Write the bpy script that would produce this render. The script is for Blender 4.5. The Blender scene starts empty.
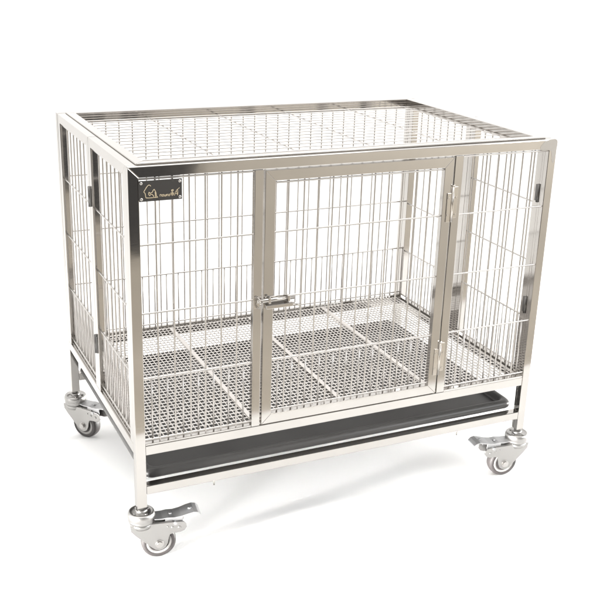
import bpy, bmesh, math, random
from mathutils import Vector, Matrix
random.seed(4)
C = bpy.context.scene.collection
W, D = 0.94, 0.60            # cage width (x) and depth (y); z = 0 is the foot of the legs
GZ = -0.1245                 # ground level
ORG = Vector((W/2, D/2, GZ))

# ------------------------------------------------------------------ materials
def new_mat(name):
    m = bpy.data.materials.new(name); m.use_nodes = True
    nt = m.node_tree
    return m, nt, nt.nodes['Principled BSDF']

def metal(name, col, rough, scale=(60, 60, 60), bump=0.03, var=0.10, rvar=0.10):
    m, nt, p = new_mat(name)
    n, l = nt.nodes, nt.links
    p.inputs['Metallic'].default_value = 1.0
    tc = n.new('ShaderNodeTexCoord'); mp = n.new('ShaderNodeMapping')
    mp.inputs['Scale'].default_value = scale
    l.new(tc.outputs['Object'], mp.inputs['Vector'])
    no = n.new('ShaderNodeTexNoise'); no.inputs['Scale'].default_value = 1.0; no.inputs['Detail'].default_value = 5
    l.new(mp.outputs['Vector'], no.inputs['Vector'])
    mr = n.new('ShaderNodeMapRange')
    mr.inputs['To Min'].default_value = max(0.02, rough - rvar); mr.inputs['To Max'].default_value = rough + rvar
    l.new(no.outputs['Fac'], mr.inputs['Value']); l.new(mr.outputs['Result'], p.inputs['Roughness'])
    # slow blotches of handling marks
    n2 = n.new('ShaderNodeTexNoise'); n2.inputs['Scale'].default_value = 14; n2.inputs['Detail'].default_value = 3
    l.new(tc.outputs['Object'], n2.inputs['Vector'])
    mx = n.new('ShaderNodeMix'); mx.data_type = 'RGBA'
    mx.inputs[6].default_value = tuple(c*(1-var) for c in col) + (1,)
    mx.inputs[7].default_value = tuple(min(1, c*(1+var)) for c in col) + (1,)
    l.new(n2.outputs['Fac'], mx.inputs[0]); l.new(mx.outputs[2], p.inputs['Base Color'])
    bp = n.new('ShaderNodeBump'); bp.inputs['Strength'].default_value = bump; bp.inputs['Distance'].default_value = 0.002
    n3 = n.new('ShaderNodeTexNoise'); n3.inputs['Scale'].default_value = 22; n3.inputs['Detail'].default_value = 1.5
    l.new(tc.outputs['Object'], n3.inputs['Vector'])
    l.new(n3.outputs['Fac'], bp.inputs['Height']); l.new(bp.outputs['Normal'], p.inputs['Normal'])
    return m

def plastic(name, col, rough, var=0.12, bump=0.05, scale=180, spec=0.5):
    m, nt, p = new_mat(name)
    n, l = nt.nodes, nt.links
    tc = n.new('ShaderNodeTexCoord')
    no = n.new('ShaderNodeTexNoise'); no.inputs['Scale'].default_value = scale; no.inputs['Detail'].default_value = 4
    l.new(tc.outputs['Object'], no.inputs['Vector'])
    n2 = n.new('ShaderNodeTexNoise'); n2.inputs['Scale'].default_value = 9; n2.inputs['Detail'].default_value = 4
    l.new(tc.outputs['Object'], n2.inputs['Vector'])
    mx = n.new('ShaderNodeMix'); mx.data_type = 'RGBA'
    mx.inputs[6].default_value = tuple(c*(1-var) for c in col) + (1,)
    mx.inputs[7].default_value = tuple(min(1, c*(1+var)) for c in col) + (1,)
    l.new(n2.outputs['Fac'], mx.inputs[0]); l.new(mx.outputs[2], p.inputs['Base Color'])
    p.inputs['Roughness'].default_value = rough
    p.inputs['Specular IOR Level'].default_value = spec
    bp = n.new('ShaderNodeBump'); bp.inputs['Strength'].default_value = bump; bp.inputs['Distance'].default_value = 0.001
    l.new(no.outputs['Fac'], bp.inputs['Height']); l.new(bp.outputs['Normal'], p.inputs['Normal'])
    return m

STEEL_COL = (0.485, 0.466, 0.444)
M_steel  = metal('stainless_tube', STEEL_COL, 0.085, scale=(40, 40, 900), bump=0.07, var=0.07, rvar=0.05)
M_wire   = metal('stainless_wire', (0.53, 0.51, 0.49), 0.30, bump=0.0, var=0.08, rvar=0.06)
M_lidwire = metal('lid_wire', (0.58, 0.555, 0.535), 0.30, bump=0.0, var=0.08, rvar=0.06)
M_grate  = metal('grate_wire', (0.65, 0.622, 0.595), 0.30, bump=0.0, var=0.08, rvar=0.06)
M_zinc   = metal('zinc_plate', (0.37, 0.362, 0.352), 0.34, bump=0.05, var=0.06, rvar=0.08)
M_chrome = metal('chrome', (0.50, 0.485, 0.47), 0.24, bump=0.02, var=0.05, rvar=0.04)
M_pedal  = metal('pedal_steel', (0.46, 0.46, 0.465), 0.5, bump=0.06, var=0.1, rvar=0.1)
M_hinge  = metal('hinge_steel', (0.55, 0.52, 0.48), 0.22, bump=0.04, var=0.1, rvar=0.08)
M_brush  = metal('weld_highlight_steel', (0.53, 0.512, 0.49), 0.5, bump=0.1, var=0.06, rvar=0.08)
M_pivot  = metal('dark_pivot', (0.16, 0.155, 0.15), 0.4, bump=0.05, var=0.1, rvar=0.1)
M_dark   = plastic('dark_gap', (0.035, 0.034, 0.033), 0.6)
M_tray   = plastic('black_tray_plastic', (0.031, 0.030, 0.029), 0.40, bump=0.12, scale=420)
M_tyre   = plastic('grey_rubber', (0.030, 0.026, 0.0255), 0.6, bump=0.12, scale=260)
M_hub    = plastic('hub_plastic', (0.21, 0.203, 0.195), 0.45)
M_plate  = plastic('black_plate', (0.045, 0.043, 0.042), 0.38, var=0.06, bump=0.02)
M_gold   = plastic('gold_print', (0.62, 0.52, 0.36), 0.45, var=0.15)
M_paper  = plastic('white_paper', (0.90, 0.90, 0.895), 0.9, var=0.01, bump=0.0, spec=0.1)
for lk in list(M_paper.node_tree.links):
    if lk.to_socket.name == 'Normal': M_paper.node_tree.links.remove(lk)
M_tan    = plastic('tan_floor', (0.385, 0.352, 0.300), 0.7, var=0.10, bump=0.02, scale=30, spec=0.2)
M_mat    = plastic('reflection_charcoal', (0.030, 0.029, 0.029), 0.8, var=0.3, bump=0.3, scale=40, spec=0.2)

# ------------------------------------------------------------------ helpers
def box(bm, x0, x1, y0, y1, z0, z1, bev=0.0):
    vs = [bm.verts.new((x, y, z)) for x in (x0, x1) for y in (y0, y1) for z in (z0, z1)]
    idx = [(0,1,3,2), (4,6,7,5), (0,4,5,1), (2,3,7,6), (0,2,6,4), (1,5,7,3)]
    fs = [bm.faces.new([vs[i] for i in f]) for f in idx]
    if bev:
        es = list({e for f in fs for e in f.edges})
        bmesh.ops.bevel(bm, geom=es, offset=bev, segments=2, affect='EDGES', profile=0.5)

def prism(bm, pts, axis, a, b, bev=0.0):
    """pts: polygon in the two other axes; extruded along axis from a to b."""
    def mk(p, t):
        if axis == 'y': return (p[0], t, p[1])
        if axis == 'x': return (t, p[0], p[1])
        return (p[0], p[1], t)
    va = [bm.verts.new(mk(p, a)) for p in pts]; vb = [bm.verts.new(mk(p, b)) for p in pts]
    fs = [bm.faces.new(va), bm.faces.new(vb[::-1])]
    n = len(pts)
    for i in range(n):
        fs.append(bm.faces.new((va[i], vb[i], vb[(i+1) % n], va[(i+1) % n])))
    bmesh.ops.recalc_face_normals(bm, faces=fs)
    if bev:
        es = list({e for f in fs for e in f.edges})
        bmesh.ops.bevel(bm, geom=es, offset=bev, segments=2, affect='EDGES', profile=0.5)

def mitre_frame(bm, axis, a, b, u0, u1, v0, v1, t, bev=0.0009, sides='ltrb', tb=None):
    """four mitred tubes round the rectangle u0..u1, v0..v1, extruded along axis a..b"""
    tb = t if tb is None else tb
    if 'l' in sides: prism(bm, [(u0, v0), (u0+t, v0+tb), (u0+t, v1-t), (u0, v1)], axis, a, b, bev)
    if 'r' in sides: prism(bm, [(u1, v0), (u1, v1), (u1-t, v1-t), (u1-t, v0+tb)], axis, a, b, bev)
    if 't' in sides: prism(bm, [(u0, v1), (u0+t, v1-t), (u1-t, v1-t), (u1, v1)], axis, a, b, bev)
    if 'b' in sides: prism(bm, [(u0, v0), (u1, v0), (u1-t, v0+tb), (u0+t, v0+tb)], axis, a, b, bev)

def rod(bm, p, q, r, n=8, caps=True, r2=None):
    p, q = Vector(p), Vector(q); d = (q - p).normalized()
    s = d.orthogonal().normalized(); t = d.cross(s)
    r2 = r if r2 is None else r2
    A, B = [], []
    for i in range(n):
        a = 2*math.pi*i/n
        o = s*math.cos(a) + t*math.sin(a)
        A.append(bm.verts.new(p + o*r)); B.append(bm.verts.new(q + o*r2))
    for i in range(n):
        f = bm.faces.new((A[i], A[(i+1) % n], B[(i+1) % n], B[i])); f.smooth = True
    if caps:
        bm.faces.new(A[::-1]); bm.faces.new(B)

def lathe(bm, prof, centre=(0, 0, 0), axis='z', n=40):
    rings = []
    c = Vector(centre)
    for r, h in prof:
        ring = []
        for i in range(n):
            a = 2*math.pi*i/n
            if axis == 'z': v = Vector((r*math.cos(a), r*math.sin(a), h))
            else: v = Vector((r*math.cos(a), h, r*math.sin(a)))
            ring.append(bm.verts.new(c + v))
        rings.append(ring)
    fs = []
    for A, B in zip(rings, rings[1:]):
        for i in range(n):
            f = bm.faces.new((A[i], A[(i+1) % n], B[(i+1) % n], B[i])); f.smooth = True; fs.append(f)
    fs.append(bm.faces.new(rings[0])); fs.append(bm.faces.new(rings[-1]))
    bmesh.ops.recalc_face_normals(bm, faces=fs)

def tube_path(bm, pts, r, n=8):
    for a, b in zip(pts, pts[1:]): rod(bm, a, b, r, n)

def obj(name, bm, mat, parent=None, org=ORG):
    me = bpy.data.meshes.new(name)
    bmesh.ops.translate(bm, verts=bm.verts, vec=-org)
    bm.to_mesh(me); bm.free()
    me.materials.append(mat)
    o = bpy.data.objects.new(name, me); C.objects.link(o)
    if parent: o.parent = parent
    return o

def tag(o, label=None, cat=None, group=None, kind=None):
    for k, v in (('label', label), ('category', cat), ('group', group), ('kind', kind)):
        if v: o[k] = v

B = bmesh.new
jit = lambda a: random.uniform(-a, a)

# ------------------------------------------------------------------ the cage
cage = bpy.data.objects.new('dog_cage', None); C.objects.link(cage)
cage.location = ORG; cage.empty_display_size = 0.1
tag(cage, 'stainless steel wire dog cage with hinged front door, standing on four braked casters', 'dog cage')

ZT = 0.6835      # top of the panels
ZI = 0.6635      # underside of the top rails
ZR0, ZR1 = 0.110, 0.1302   # base rails
ZS = 0.1345      # top of the panel sills
FD = 0.0125      # depth of the front and back panel tubes
ZF = -0.0065     # foot of the legs

# legs: the corner tubes, mitred where they meet the top rails
for sx in (0, 1):
    for sy in (0, 1):
        bm = B()
        X = lambda x: x if sx == 0 else W - x
        def Y(a, b): return (a, b) if sy == 0 else (D - b, D - a)
        y0, y1 = Y(0, FD)
        prism(bm, [(X(0), ZF), (X(.02), ZF), (X(.02), ZI), (X(0), ZT)], 'y', y0, y1, 0.0011)
        y0, y1 = Y(FD + .0002, .020)
        box(bm, min(X(0.0003), X(.0197)), max(X(0.0003), X(.0197)), y0, y1, ZF, ZT - .0004, 0.0009)
        obj('leg', bm, M_steel, cage)

# top rails front and back
for sy in (0, 1):
    y0, y1 = (0, FD) if sy == 0 else (D - FD, D)
    bm = B(); prism(bm, [(0, ZT), (.02, ZI), (W-.02, ZI), (W, ZT)], 'y', y0, y1, 0.0011)
    obj('top_rail', bm, M_steel, cage)

# base rails
bm = B(); box(bm, .0202, W-.0202, .0002, .0198, ZR0, ZR1, .001); obj('base_rail', bm, M_steel, cage)
bm = B(); box(bm, .0202, W-.0202, D-.0198, D-.0002, ZR0, ZR1, .001); obj('base_rail', bm, M_steel, cage)
for x0 in (.0002, W-.0198):
    bm = B(); box(bm, x0, x0+.0196, .0202, D-.0202, ZR0, ZR1, .001); obj('base_rail', bm, M_steel, cage)
# low rails that carry the tray, with the two screws under the front one
for y0 in (.0002, D-.0198):
    bm = B(); box(bm, .0202, W-.0202, y0, y0+.0196, .0225, .0412, .001)
    r = obj('tray_rail', bm, M_steel, cage)
    if y0 < .1:
        for x in (.165, .757):
            bm = B(); rod(bm, (x, .010, .0224), (x, .010, .008), .0017, 10); rod(bm, (x, .010, .0224), (x, .010, .0195), .0034, 6)
            obj('screw', bm, M_hinge, r)

# door posts
for x0, x1 in ((.2422, .2600), (.6845, .7043)):
    bm = B(); box(bm, x0, x1, .0003, FD, ZR1+.0003, ZI-.0003, .001); obj('door_post', bm, M_steel, cage)

def wires(bm, P, u0, u1, v0, v1, us, dense_us, hz, dense_top, r=.0018):
    """P(u, v, k): k = 0 upright layer, k = 1 level layer"""
    for u in us:  rod(bm, P(u+jit(.0007), v0, 0), P(u+jit(.0007), v1, 0), r, 7, caps=False)
    for u in dense_us: rod(bm, P(u, v0, 0), P(u, dense_top + .002, 0), r, 7)
    for v in hz: rod(bm, P(u0, v+jit(.0006), 1), P(u1, v+jit(.0006), 1), r*1.08, 7, caps=False)

HZ = [.1425, .2718, .4050, .5382, .6600]
def upright(u0, u1, pitch=.0312):
    n = round((u1 - u0)/pitch); p = (u1 - u0)/n
    a = [u0 + p*i for i in range(1, n)]
    d = [u0 + p*(i+.5) for i in range(n)]
    return [x + jit(.0004) for x in a], [x + jit(.0004) for x in d]

# fixed wire bays beside the door, each with a thin sill
for x0, x1 in ((.0203, .2420), (.7045, .9197)):
    bm = B(); box(bm, x0, x1, .0010, FD-.0005, ZR1+.0003, ZS, .0006)
    f = obj('front_panel', bm, M_steel, cage)
    bm = B(); us, ds = upright(x0, x1)
    wires(bm, lambda u, v, k: (u, .0068 - .0029*k, v), x0-.001, x1+.001, ZS-.001, ZI+.002, us, ds, HZ, HZ[1])
    obj('wire_mesh', bm, M_wire, f)

# back panel
bm = B(); box(bm, .0203, W-.0203, D-FD+.0005, D-.001, ZR1+.0003, ZS, .0006)
f = obj('back_panel', bm, M_steel, cage)
bm = B(); us, ds = upright(.0203, W-.0203)
wires(bm, lambda u, v, k: (u, D-.0068 - .0029*k, v), .0195, W-.0195, ZS-.001, ZI+.002, us, ds, HZ, HZ[1])
obj('wire_mesh', bm, M_wire, f)

# folding side panels: two framed halves on each side
for sx in (0, 1):
    X0, X1 = (.0007, .0193) if sx == 0 else (W-.0193, W-.0007)
    for y0, y1 in ((.0204, .2952), (.2960, D-.0204)):
        bm = B()
        t = .0182
        mitre_frame(bm, 'x', X0, X1, y0, y1, ZR1+.0003, ZT-.0003, t, .0008, 'lrt', tb=.0)
        box(bm, X0+.003, X1-.003, y0+t+.0002, y1-t-.0002, ZR1+.0006, ZS+.001, .0006)
        f = obj('side_panel', bm, M_steel, cage)
        bm = B(); us, ds = upright(y0+t, y1-t)
        s = 1 if sx == 0 else -1
        xc = (X0+X1)/2
        hz = HZ
        wires(bm, lambda u, v, k: (xc - s*.0029*k*(1 if sx == 0 else -1), u, v), y0+t-.001, y1-t+.001, ZS-.001, ZI, us, ds, hz, hz[1])
        obj('wire_mesh', bm, M_wire, f)
        # folding hinges on the outer face (left) and the inner face (right)
        if (sx == 0 and y0 < .1):
            for zc in (.561, .2355):
                bm = B(); rod(bm, (X0-.0012, .2956, zc-.021), (X0-.0012, .2956, zc+.021), .0033, 12)
                box(bm, X0-.0016, X0+.0004, .2842, .2950, zc-.019, zc+.019, .0004)
                obj('hinge', bm, M_pivot, f)
        if (sx == 1 and y0 < .1):
            for zc in (.563, .303):
                bm = B(); rod(bm, (X0-.0012, .0204, zc-.020), (X0-.0012, .0204, zc+.020), .0032, 12)
                box(bm, X0-.0014, X0+.0004, .0210, .0300, zc-.018, zc+.018, .0004)
                obj('hinge', bm, M_pivot, f)

# lid: a framed wire top that sits between the panels, a little proud of them
LX0, LX1, LY0, LY1 = .0199, W-.0199, .0162, D-.0162
bm = B(); mitre_frame(bm, 'z', .6652, .6860, LX0, LX1, LY0, LY1, .0188, .0011)
lid = obj('lid', bm, M_steel, cage)
bm = B()
zi = .6672
for x in (.0465, .208, .381, .555, .728, W-.0465):
    rod(bm, (x, LY0+.018, zi), (x, LY1-.018, zi), .0016, 8, caps=False)
n = 17
for k in range(n):
    y = LY0 + .0188 + (LY1 - LY0 - .0376)*(k + .5)/n + jit(.0006)
    rod(bm, (LX0+.018, y, zi+.0024), (W/2, y+jit(.0006), zi+.0024+jit(.0004)), .00125, 7, caps=False)
    rod(bm, (W/2, y, zi+.0024), (LX1-.018, y+jit(.0006), zi+.0024), .00125, 7, caps=False)
obj('wire_mesh', bm, M_lidwire, lid)

# door: mitred frame, wire mesh, hinges, bolt
DX0, DX1, DZ0, DZ1 = .2637, .6812, .1326, .6608
bm = B(); mitre_frame(bm, 'y', -.0006, FD-.0006, DX0, DX1, DZ0, DZ1, .0208, .0006)
door = obj('door', bm, M_steel, cage)
bm = B(); us, ds = upright(DX0+.0208, DX1-.0208)
wires(bm, lambda u, v, k: (u, .0072 - .0029*k, v), DX0+.02, DX1-.02, DZ0+.019, DZ1-.019, us, ds, [.1600, .2718, .4050, .5382, .6360], HZ[1])
obj('wire_mesh', bm, M_wire, door)
for zc, hh in ((.563, .038), (.215, .038)):
    bm = B()
    xg = (.6812 + .6845)/2
    rod(bm, (xg, -.0030, zc-hh), (xg, -.0030, zc+hh), .0029, 14)
    rod(bm, (xg, -.0030, zc+hh), (xg, -.0030, zc+hh+.0025), .0036, 14)
    box(bm, xg-.0128, xg-.0022, -.0027, -.0008, zc-hh, zc+hh*.62, .0005)
    box(bm, xg+.0022, xg+.0128, -.0019, .0001, zc-hh*.8, zc+hh*.95, .0005)
    for dz in (-.6, .35):
        for dx in (-.009, .009):
            y = -.0027 if dx < 0 else -.0019
            rod(bm, (xg+dx, y, zc+hh*dz), (xg+dx, y-.0013, zc+hh*dz), .0026, 10, r2=.0017)
    obj('hinge', bm, M_hinge, door)
# slide bolt
bm = B()
box(bm, .2655, .3180, -.0023, -.0008, .3870, .4105, .0005)
rod(bm, (.2465, -.0075, .4050), (.3250, -.0075, .4050), .0040, 14)
box(bm, .2660, .3235, -.0110, -.0025, .3870, .3955, .0012)
rod(bm, (.3235, -.0075, .3915), (.3380, -.0120, .3890), .0036, 12, r2=.0028)
box(bm, .2700, .2750, -.0125, -.0010, .3985, .4115, .0010)
box(bm, .3110, .3160, -.0125, -.0010, .3985, .4115, .0010)
obj('door_bolt', bm, M_steel, door)
bm = B()
ring = []
for i in range(13):
    a = math.pi*i/12
    ring.append((.2510 , -.0002 - .0155*math.sin(a), .4000 + .0105*math.cos(a)))
tube_path(bm, ring, .0024, 10)
box(bm, .2435, .2590, -.0014, .0001, .3880, .4120, .0004)
obj('bolt_keeper', bm, M_hinge, door)

def smooth(p, k=4):
    n = len(p); out = []
    for i in range(n):
        a, b, c, d = (Vector(p[(i+q) % n]) for q in (-1, 0, 1, 2))
        for j in range(k):
            t = j/k
            out.append(tuple(.5*((2*b) + (c-a)*t + (2*a-5*b+4*c-d)*t*t + (3*b-a-3*c+d)*t**3)))
    return out
# pale brushed weld patch standing in for the bright reflection on the right corner
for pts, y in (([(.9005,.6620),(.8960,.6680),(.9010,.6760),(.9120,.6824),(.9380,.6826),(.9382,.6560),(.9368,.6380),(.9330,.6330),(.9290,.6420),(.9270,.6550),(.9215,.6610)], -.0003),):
    bm = B(); prism(bm, smooth(pts), 'y', y, y+.0003); obj('weld_highlight', bm, M_brush, door if y < -.0005 else cage)

# nameplate
PX0, PX1, PZ0, PZ1 = .0187, .0985, .6207, .6586
YP = -.0042
bm = B(); box(bm, PX0, PX1, YP, YP+.0016, PZ0, PZ1, .0004)
plate = obj('nameplate', bm, M_plate, cage)
def plate_pt(x, y):
    s = (x-45)/490; top = 115-45*s; bot = 350-40*s; t = (y-top)/(bot-top)
    return (PX0 + s*(PX1-PX0), YP-.0002, PZ1 - t*(PZ1-PZ0))
def strokes(bm, lines, r):
    for ln in lines:
        pts = [plate_pt(*p) for p in ln]
        for a, b in zip(pts, pts[1:]): rod(bm, a, b, r, 6)
bm = B()
strokes(bm, [[(178,167),(168,156),(155,153),(142,164),(130,180),(112,208),(97,234),(112,250),(117,280),(120,300),(155,301),(200,297),(255,291)],
             [(150,252),(158,234),(170,252),(180,240),(192,238),(204,212),(215,201),(224,216),(234,236),(238,268),(243,284),(255,291)],
             [(150,252),(154,266),(164,276),(172,262),(190,258),(204,272),(208,290)],
             [(224,232),(228,262),(226,290)]], .00066)
obj('emblem', bm, M_gold, plate)
bm = B()
strokes(bm, [[(280,260),(280,284)], [(280,264),(291,258),(298,266),(298,283)],
             [(306,262),(318,258),(322,270),(316,282),(306,280),(304,268),(306,262)],
             [(330,258),(330,278),(342,280),(347,258),(348,279)],
             [(356,278),(356,257),(366,255),(370,277)],
             [(378,258),(390,254),(394,264),(388,276),(378,274),(378,258)],
             [(404,240),(432,237),(436,262),(408,266),(404,240)], [(402,252),(438,248)],
             [(420,205),(421,274)], [(412,206),(432,200),(434,216),(413,221),(412,206)],
             [(446,272),(456,232),(468,214),(476,240),(480,268)], [(450,250),(478,246)],
             [(466,212),(484,196),(505,178)], [(482,200),(486,236),(482,262)]], .00048)
obj('lettering', bm, M_gold, plate)
for px in (PX0+.0042, PX1-.0042):
    for pz in (PZ0+.0045, PZ1-.0045):
        bm = B(); lathe(bm, [(.0001, YP-.0017), (.0016, YP-.0015), (.0027, YP-.0007), (.0031, YP-.0001)], (px, 0, pz), 'y', 14)
        obj('rivet', bm, M_chrome, plate)

# floor grate: bearers and a close wire mesh inside the base rails
bm = B()
mitre_frame(bm, 'z', .1262, .1318, .0206, W-.0206, .0206, D-.0206, .006, .0006)
grate = obj('floor_grate', bm, M_grate, cage)
for xc in (.2555, .4690, .6845):
    bm = B(); box(bm, xc-.0052, xc+.0052, .0268, D-.0268, .1240, .1348, .0008); obj('bearer', bm, M_grate, grate)
bm = B()
n = 92
for i in range(n):
    x = .027 + (W-.054)*i/(n-1)
    rod(bm, (x+jit(.0004), .022, .1308), (x+jit(.0004), D-.022, .1330), .00138, 6, caps=False)
n = 40
for i in range(n):
    y = .027 + (D-.054)*i/(n-1)
    rod(bm, (.022, y+jit(.0004), .1311), (W-.022, y+jit(.0004), .1309), .00130, 6, caps=False)
obj('wire_mesh', bm, M_grate, grate)

# ------------------------------------------------------------------ casters
O0 = Vector((0, 0, 0))
def make_caster():
    # fork: two pressed cheeks and a bridge
    bm = B()
    prof = [(-.025,-.034),(.060,-.036),(.083,-.038),(.088,-.043),(.089,-.051),(.084,-.058),(.076,-.061),(.060,-.062),(.0545,-.064),(.052,-.070),
            (.050,-.083),(.0455,-.092),(.040,-.096),(.033,-.098),(.025,-.0955),(.017,-.089),(.004,-.076),(-.013,-.059),(-.023,-.047)]
    for v in (-.0175, .0150):
        prism(bm, prof, 'y', v, v+.0025, .0006)
    box(bm, -.019, .060, -.0150, .0150, -.0372, -.0345, .0006)
    for v, s in ((-.0175, -1), (.0175, 1)):     # pressed dimples and rivets on the cheeks
        for u, z, r in ((.060,-.048,.0030), (.074,-.050,.0034), (.050,-.045,.0020)):
            rod(bm, (u, v, z), (u, v+s*.0014, z), r, 14, r2=r*.7)
    lathe(bm, [(.0245,-.0338),(.0238,-.0400),(.0212,-.0450),(.0170,-.0468),(.0050,-.0470)], n=40)
    c = obj('caster', bm, M_zinc, None, O0)
    # swivel head: rolled steel cup with raised rim and a lock nut
    bm = B()
    lathe(bm, [(.0100,-.0100),(.0165,-.0125),(.0205,-.0125),(.0222,-.0110),(.0238,-.0103),(.0258,-.0120),(.0274,-.0165),(.0276,-.0205),(.0268,-.0250),
               (.0262,-.0272),(.0268,-.0290),(.0255,-.0325),(.0225,-.0343),(.0100,-.0344)], n=48)
    rod(bm, (0,0,-.0145), (0,0,-.0060), .0125, 6); rod(bm, (0,0,-.006), (0,0,.004), .0078, 16)
    for a in range(4):
        an = a*math.pi/2 + .5
        rod(bm, (.0165*math.cos(an), .0165*math.sin(an), -.0130), (.0165*math.cos(an), .0165*math.sin(an), -.0095), .0034, 12, r2=.0026)
    obj('swivel_head', bm, M_zinc, c, O0)
    # wheel
    wc = (.033, 0, -.0825)
    bm = B()
    prof = [(.0258,-.0118),(.0290,-.0124),(.0325,-.0116),(.0346,-.0090),(.0354,-.0045),(.0356,0),(.0354,.0045),(.0346,.0090),(.0325,.0116),(.0290,.0124),(.0258,.0118)]
    lathe(bm, prof, wc, 'y', 56); obj('tyre', bm, M_tyre, c, O0)
    bm = B()
    lathe(bm, [(.0060,-.0142),(.0090,-.0138),(.0096,-.0112),(.0190,-.0106),(.0205,-.0124),(.0240,-.0128),(.0257,-.0119),(.0257,.0119),(.0240,.0128),
               (.0205,.0124),(.0190,.0106),(.0096,.0112),(.0090,.0138),(.0060,.0142)], wc, 'y', 48); obj('hub', bm, M_hub, c, O0)
    bm = B()
    rod(bm, (.033,-.0205,-.0825), (.033,.0205,-.0825), .0042, 16)
    for s in (-1, 1):
        rod(bm, (.033, s*.0176, -.0825), (.033, s*.0190, -.0825), .0088, 24)
        rod(bm, (.033, s*.0190, -.0825), (.033, s*.0232, -.0825), .0066, 6)
    obj('axle_bolt', bm, M_chrome, c, O0)
    # brake pedal: a pressed strip, stepped near the pivot and turned up at the toe
    bm = B()
    line = [(.024,-.0255,.0125),(.040,-.0262,.0135),(.052,-.0250,.0140),(.064,-.0262,.0142),(.078,-.0245,.0150),(.092,-.0205,.0158),(.104,-.0180,.0160),(.112,-.0200,.0158),(.118,-.0250,.0150)]
    top, bot = [], []
    for u, z, h in line:
        h *= 1.15
        top.append((bm.verts.new((u,-h,z)), bm.verts.new((u,h,z)))); bot.append((bm.verts.new((u,-h,z-.0022)), bm.verts.new((u,h,z-.0022))))
    fs = []
    for i in range(len(line)-1):
        fs += [bm.faces.new((top[i][0],top[i+1][0],top[i+1][1],top[i][1])), bm.faces.new((bot[i][1],bot[i+1][1],bot[i+1][0],bot[i][0])),
               bm.faces.new((top[i][0],bot[i][0],bot[i+1][0],top[i+1][0])), bm.faces.new((top[i][1],top[i+1][1],bot[i+1][1],bot[i][1]))]
    fs += [bm.faces.new((top[0][0],top[0][1],bot[0][1],bot[0][0])), bm.faces.new((top[-1][1],top[-1][0],bot[-1][0],bot[-1][1]))]
    bmesh.ops.recalc_face_normals(bm, faces=fs)
    # side webs down to the pivot pin and two embossed studs
    for v in (-.0125, .0105): box(bm, .046, .082, v, v+.0018, -.042, -.0275, .0005)
    rod(bm, (.066,-.0190,-.0400), (.066,.0190,-.0400), .0032, 14)
    for u in (.058, .098): rod(bm, (u, 0, -.0262 if u < .08 else -.0195), (u, 0, -.0235 if u < .08 else -.0172), .0042, 12, r2=.003)
    obj('brake_pedal', bm, M_pedal, c, O0)
    return c
proto = make_caster()
def place(c, x, y, ang):
    c.parent = cage
    c.location = Vector((x, y, ZF)) - ORG
    c.rotation_euler = (0, 0, math.radians(ang))
spots = [(.010, .010, -8), (W-.010, .010, 172), (.010, D-.010, -52), (W-.010, D-.010, -60)]
kids = list(proto.children)
for i, (x, y, a) in enumerate(spots):
    c = proto
    if i:
        c = proto.copy(); C.objects.link(c)
        for k in kids:
            q = k.copy(); C.objects.link(q); q.parent = c
    place(c, x, y, a)

# ------------------------------------------------------------------ tray
tray = bpy.data.objects.new('drip_tray', None); C.objects.link(tray); tray.location = (W/2, D/2, .0416)
tag(tray, 'black plastic slide-out drip tray with rounded corners lying on the low rails under the cage', 'tray')
def rrect(x0, x1, y0, y1, r, n=8):
    pts = []
    for cx, cy, a0 in ((x1-r, y1-r, 0), (x0+r, y1-r, 90), (x0+r, y0+r, 180), (x1-r, y0+r, 270)):
        for i in range(n+1):
            a = math.radians(a0 + 90*i/n); pts.append((cx + r*math.cos(a), cy + r*math.sin(a)))
    return pts
bm = B()
x0, x1, y0, y1 = .0225, .9188, .0215, .5960
lay = [(.012,.0418,.012), (.004,.0428,.018), (.0012,.0455,.020), (0,.0500,.021), (.0004,.0535,.021), (.0022,.0570,.0205), (.0060,.0605,.020), (.0105,.0620,.019), (.0150,.0610,.018), (.0175,.0580,.017), (.0190,.0490,.016), (.0225,.0455,.013)]
rings = []
for ins, z, r in lay:
    rings.append([bm.verts.new((px, py, z)) for px, py in rrect(x0+ins, x1-ins, y0+ins, y1-ins, r)])
fs = []
for A, Bq in zip(rings, rings[1:]):
    m = len(A)
    for i in range(m):
        f = bm.faces.new((A[i], A[(i+1) % m], Bq[(i+1) % m], Bq[i])); f.smooth = True; fs.append(f)
fs.append(bm.faces.new(rings[0])); fs.append(bm.faces.new(rings[-1]))
bmesh.ops.recalc_face_normals(bm, faces=fs)
obj('pan', bm, M_tray, tray, Vector((W/2, D/2, .0416)))

# ------------------------------------------------------------------ the setting
def sheet(name, x0, x1, y0, y1, z, mat):
    bm = B()
    bm.faces.new([bm.verts.new(p) for p in ((x0,y0,z),(x1,y0,z),(x1,y1,z),(x0,y1,z))])
    o = obj(name, bm, mat, None, O0); tag(o, kind='structure'); return o
sheet('paper_ground', -40, 40, -.52, 60, GZ, M_paper)
sheet('floor', -40, 40, -30, 60, GZ-.004, M_tan)
bm = B()     # added dark mat, seen only by the steel, to blacken its reflections
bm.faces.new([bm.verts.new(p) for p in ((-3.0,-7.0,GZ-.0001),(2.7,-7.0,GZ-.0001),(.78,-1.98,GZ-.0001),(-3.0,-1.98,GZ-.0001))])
tag(obj('reflection_mat', bm, M_mat, None, O0), kind='structure')

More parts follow.
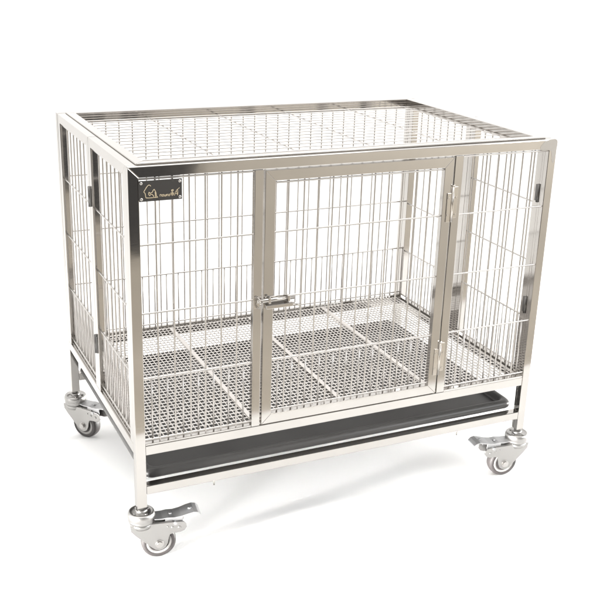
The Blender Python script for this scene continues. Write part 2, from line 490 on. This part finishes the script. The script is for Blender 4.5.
# ------------------------------------------------------------------ light
w = bpy.data.worlds.new('World'); bpy.context.scene.world = w; w.use_nodes = True
nt = w.node_tree; n, l = nt.nodes, nt.links
bg = n['Background']
tc = n.new('ShaderNodeTexCoord'); sp = n.new('ShaderNodeSeparateXYZ')
l.new(tc.outputs['Generated'], sp.inputs['Vector'])
mr = n.new('ShaderNodeMapRange'); mr.interpolation_type = 'SMOOTHSTEP'
mr.inputs['From Min'].default_value = -.95; mr.inputs['From Max'].default_value = -.35
mr.inputs['To Min'].default_value = .35; mr.inputs['To Max'].default_value = 1.0
l.new(sp.outputs['Y'], mr.inputs['Value'])
cmb = n.new('ShaderNodeMix'); cmb.data_type = 'RGBA'
cmb.inputs[6].default_value = (0, 0, 0, 1); cmb.inputs[7].default_value = (1.0, .985, .965, 1)
l.new(mr.outputs['Result'], cmb.inputs[0]); l.new(cmb.outputs[2], bg.inputs['Color'])
bg.inputs['Strength'].default_value = 1.55

def area(name, loc, target, sx, sy, power, col=(1, .985, .96), spread=180):
    d = bpy.data.lights.new(name, 'AREA'); d.shape = 'RECTANGLE'; d.size = sx; d.size_y = sy; d.energy = power; d.color = col; d.spread = math.radians(spread)
    o = bpy.data.objects.new(name, d); C.objects.link(o); o.location = loc
    o.rotation_euler = (Vector(target) - Vector(loc)).to_track_quat('-Z', 'Y').to_euler()
    return o
area('softbox_overhead', (.47, .3, 3.0), (.47, .3, 0), 3.0, 3.0, 80)
# added low fills, out of view, washing out the shadow under the cage
area('fill_strip_left', (-4.0, -.75, .06), (.55, .0, -.125), .9, .18, 7.5, spread=7)
area('fill_strip_right', (5.0, -.35, .06), (.45, .02, -.125), 2.2, .18, 11, spread=7)
area('fill_strip_front', (-2.7, -2.3, .08), (.62, -.14, -.125), 1.3, .2, 4.2, spread=9)
area('floor_fill', (4.3, -3.8, 2.4), (4.1, -3.7, GZ), 2.6, 2.6, 210, (.94, .97, 1))  # added out of view to lighten the floor mirrored in the right-hand steel

# ------------------------------------------------------------------ camera (solved from the cage's corners)
loc = Vector((-0.4532, -1.6703, 1.0667))
a, b, c = -0.4447, 1.2220, 0.0319
R = Matrix.Rotation(a, 3, 'Z') @ Matrix.Rotation(b, 3, 'X') @ Matrix.Rotation(c, 3, 'Z')
cam = bpy.data.cameras.new('camera'); cam.sensor_width = 36; cam.lens = 1.6492*36; cam.clip_start = .05; cam.clip_end = 200
co = bpy.data.objects.new('camera', cam); C.objects.link(co)
co.matrix_world = Matrix.Translation(loc) @ R.to_4x4()
sc = bpy.context.scene
sc.camera = co
sc.cycles.caustics_reflective = False
sc.cycles.caustics_refractive = False
sc.view_settings.view_transform = 'Standard'; sc.view_settings.look = 'None'
sc.view_settings.exposure = 0; sc.view_settings.gamma = 1; sc.view_settings.use_curve_mapping = False
